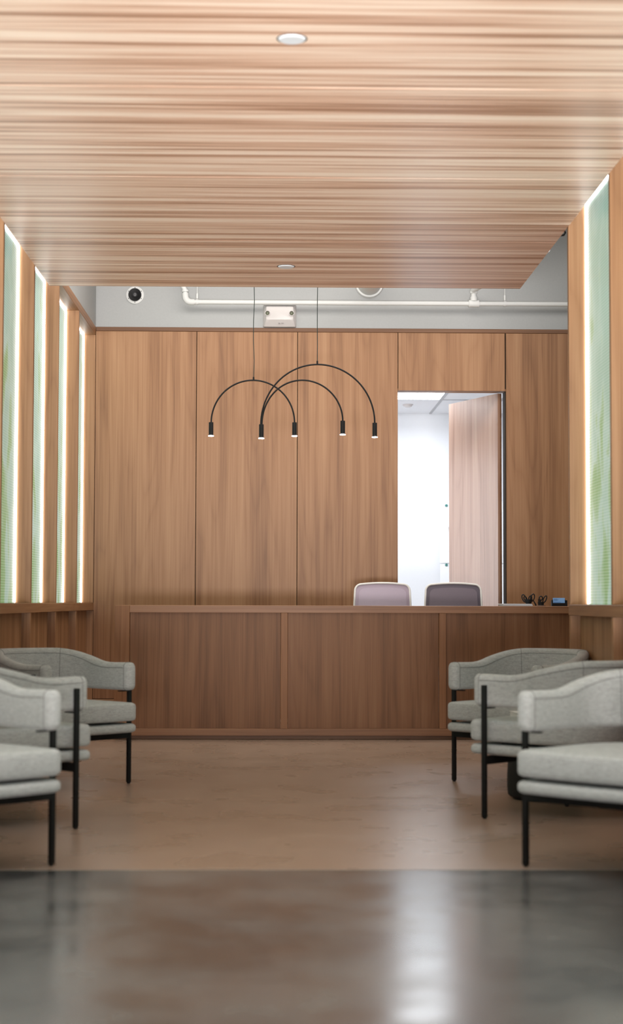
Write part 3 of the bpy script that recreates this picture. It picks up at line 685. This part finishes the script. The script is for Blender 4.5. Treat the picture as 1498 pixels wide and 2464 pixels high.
def make_lounge(lab):
    c = empty('lounge_chair', label=lab, cat='armchair', group='grey barrel lounge chairs')
    # band
    R = []
    for (o_, ins) in ((0.0, 0.027), (0.002, 0.017), (0.008, 0.008), (0.018, 0.002)):
        x, y, nv, s = UP[0]; R.append(section(x, y, nv, s, ins, o_))
    R += [section(*u, 0.0) for u in UP[1:-1]]
    for (o_, ins) in ((0.018, 0.002), (0.008, 0.008), (0.002, 0.017), (0.0, 0.027)):
        x, y, nv, s = UP[-1]; R.append(section(x, y, nv, s, ins, o_))
    band = obj('backrest', loft(bmesh.new(), R), M['fabric'], c, True, 70)
    # seams: edge seams inside/outside, arm end seams, shoulder seams
    bm = bmesh.new()
    for idx in (0, 9):
        tube(bm, [section(*u, -0.0003)[idx] + Vector((0, 0, -0.003 if idx == 0 else -0.003)) for u in UP[1:-1]], 0.0013, 5)
    def ring_seam(u, sh=0.0):
        tube(bm, section(*u, -0.0004, sh), 0.0013, 5, closed=True)
    x, y, nv, s = UP[0]; ring_seam((x, y, nv, 0.038), 0.038); x, y, nv, s = UP[-1]; ring_seam((x, y, nv, LT - 0.038), 0.038)
    for a in (0.25, 0.75):
        i = 8 + int(40 * a); ring_seam(UP[i])
    obj('seam', bm, M['seam'], band)
    ol = pad_outline(0.289, -0.391, 0.05, 0.288)
    cu = obj('seat_cushion', cushion_bm(ol, 0.352, 0.452, 0.030, 0.016), M['fabric'], c, True, 60)
    bm = bmesh.new()
    for z in (0.441, 0.362): tube(bm, [(x, y, z) for x, y in inset(ol, 0.006)], 0.0028, 6, closed=True)
    obj('piping', bm, M['seam'] if False else M['fabric'], cu, True)
    ol2 = pad_outline(0.292, -0.391, 0.055, 0.292)
    obj('seat_base', cushion_bm(ol2, 0.290, 0.338, 0.026, 0.0), M['fabric'], c, True, 60)
    obj('cushion_support', B(-0.20, 0.20, -0.25, 0.18, 0.3385, 0.3515), M['black'], c)
    # steel frame
    h = 0.011
    for sgn in (-1, 1):
        lg = obj('leg', B(sgn * LEGX - h, sgn * LEGX + h, LEGY - h, LEGY + h, 0.006, 0.618, bev=0.004, seg=2), M['black'], c, True, 40)
        obj('glide', lathe(bmesh.new(), [(0, 0), (0.009, 0), (0.010, 0.006), (0, 0.006)], 12, (sgn * LEGX, LEGY, 0)), M['black_soft'], lg)
        x0, x1 = sorted((sgn * (LEGX - h), sgn * (LEGX - 0.075)))
        br = obj('arm_bracket', B(x0, x1, LEGY - 0.009, LEGY + 0.009, 0.508, 0.514), M['black'], lg)
        x0, x1 = sorted((sgn * (LEGX - 0.002), sgn * 0.16))
    obj('leg', B(-h, h, LEGX + 0.010 - h, LEGX + 0.010 + h, 0.006, 0.618, bev=0.004, seg=2), M['black'], c, True, 40)
    bm = bmesh.new(); box(bm, -LEGX + h, LEGX - h, LEGY - 0.009, LEGY + 0.009, 0.250, 0.2895)
    obj('front_rail', bm, M['black'], c)
    obj('centre_rail', B(-0.012, 0.012, LEGY + 0.0095, LEGX - 0.002, 0.255, 0.2895), M['black'], c)
    return c
def copy_tree(o, parent=None):
    c = o.copy(); COL.objects.link(c); c.parent = parent
    for chd in list(o.children): copy_tree(chd, c)
    return c
proto = make_lounge('x')
spots = [  # visible front leg (x, y), local sign of that leg, rotation, label
    (-0.819, 9.272, 1, 45, 'grey upholstered armchair at left, farthest of the left three, nearest the desk end post'),
    (-0.887, 7.416, -1, 135, 'grey upholstered armchair at left turned away towards the desk, middle of the left three'),
    (-0.854, 6.395, 1, 45, 'nearest grey upholstered armchair at the left edge, cut by the frame'),
    (0.995, 9.387, -1, -45, 'grey upholstered armchair at right in front of the desk, farthest of the right three'),
    (0.964, 7.768, 1, -135, 'grey upholstered armchair at right seen from behind its arm, middle of the right three'),
    (0.947, 6.368, -1, -45, 'nearest grey upholstered armchair at the right edge, cut by the frame'),
]
for i, (lx, ly, sg, deg, lab) in enumerate(spots):
    o = proto if i == 0 else copy_tree(proto)
    a = math.radians(deg); px_, py_ = sg * LEGX, LEGY
    o.location = (lx - (px_ * math.cos(a) - py_ * math.sin(a)), ly - (px_ * math.sin(a) + py_ * math.cos(a)), 0)
    o.rotation_euler = (0, 0, a); o['label'] = lab

# ---------------------------------------------------------------- drum tables and the magazine
def drum(x, y, lab):
    t = empty('side_table', (x, y, 0), label=lab, cat='table', group='black drum side tables')
    obj('drum_body', lathe(bmesh.new(), [(0, 0.012), (0.176, 0.012), (0.186, 0.022), (0.190, 0.06), (0.190, 0.12), (0.186, 0.19), (0.174, 0.27), (0.165, 0.33), (0.161, 0.385), (0, 0.385)], 56), M['table_black'], t, True, 35)
    obj('table_top', lathe(bmesh.new(), [(0, 0.3855), (0.176, 0.3855), (0.182, 0.390), (0.182, 0.402), (0.177, 0.407), (0, 0.407)], 56), M['table_black'], t, True, 35)
    obj('foot_ring', lathe(bmesh.new(), [(0.0, 0.0), (0.16, 0.0), (0.16, 0.0118), (0.0, 0.0118)], 40), M['black'], t, True, 35)
drum(1.372, 8.57, 'round black drum table between the right hand armchairs')
drum(-1.405, 8.50, 'round black drum table between the left hand armchairs')
mg = empty('magazine_stack', (1.335, 8.60, 0.4075), 0.10, label='thick white magazine lying on the right black drum table', cat='magazine')
obj('pages', B(-0.103, 0.103, -0.138, 0.138, 0.0015, 0.026), M['paper_w'], mg)
obj('cover', box(B(-0.105, 0.105, -0.14, 0.14, 0.0265, 0.0285), -0.105, 0.105, -0.14, 0.14, 0.0, 0.0012), M['paper_w'], mg)
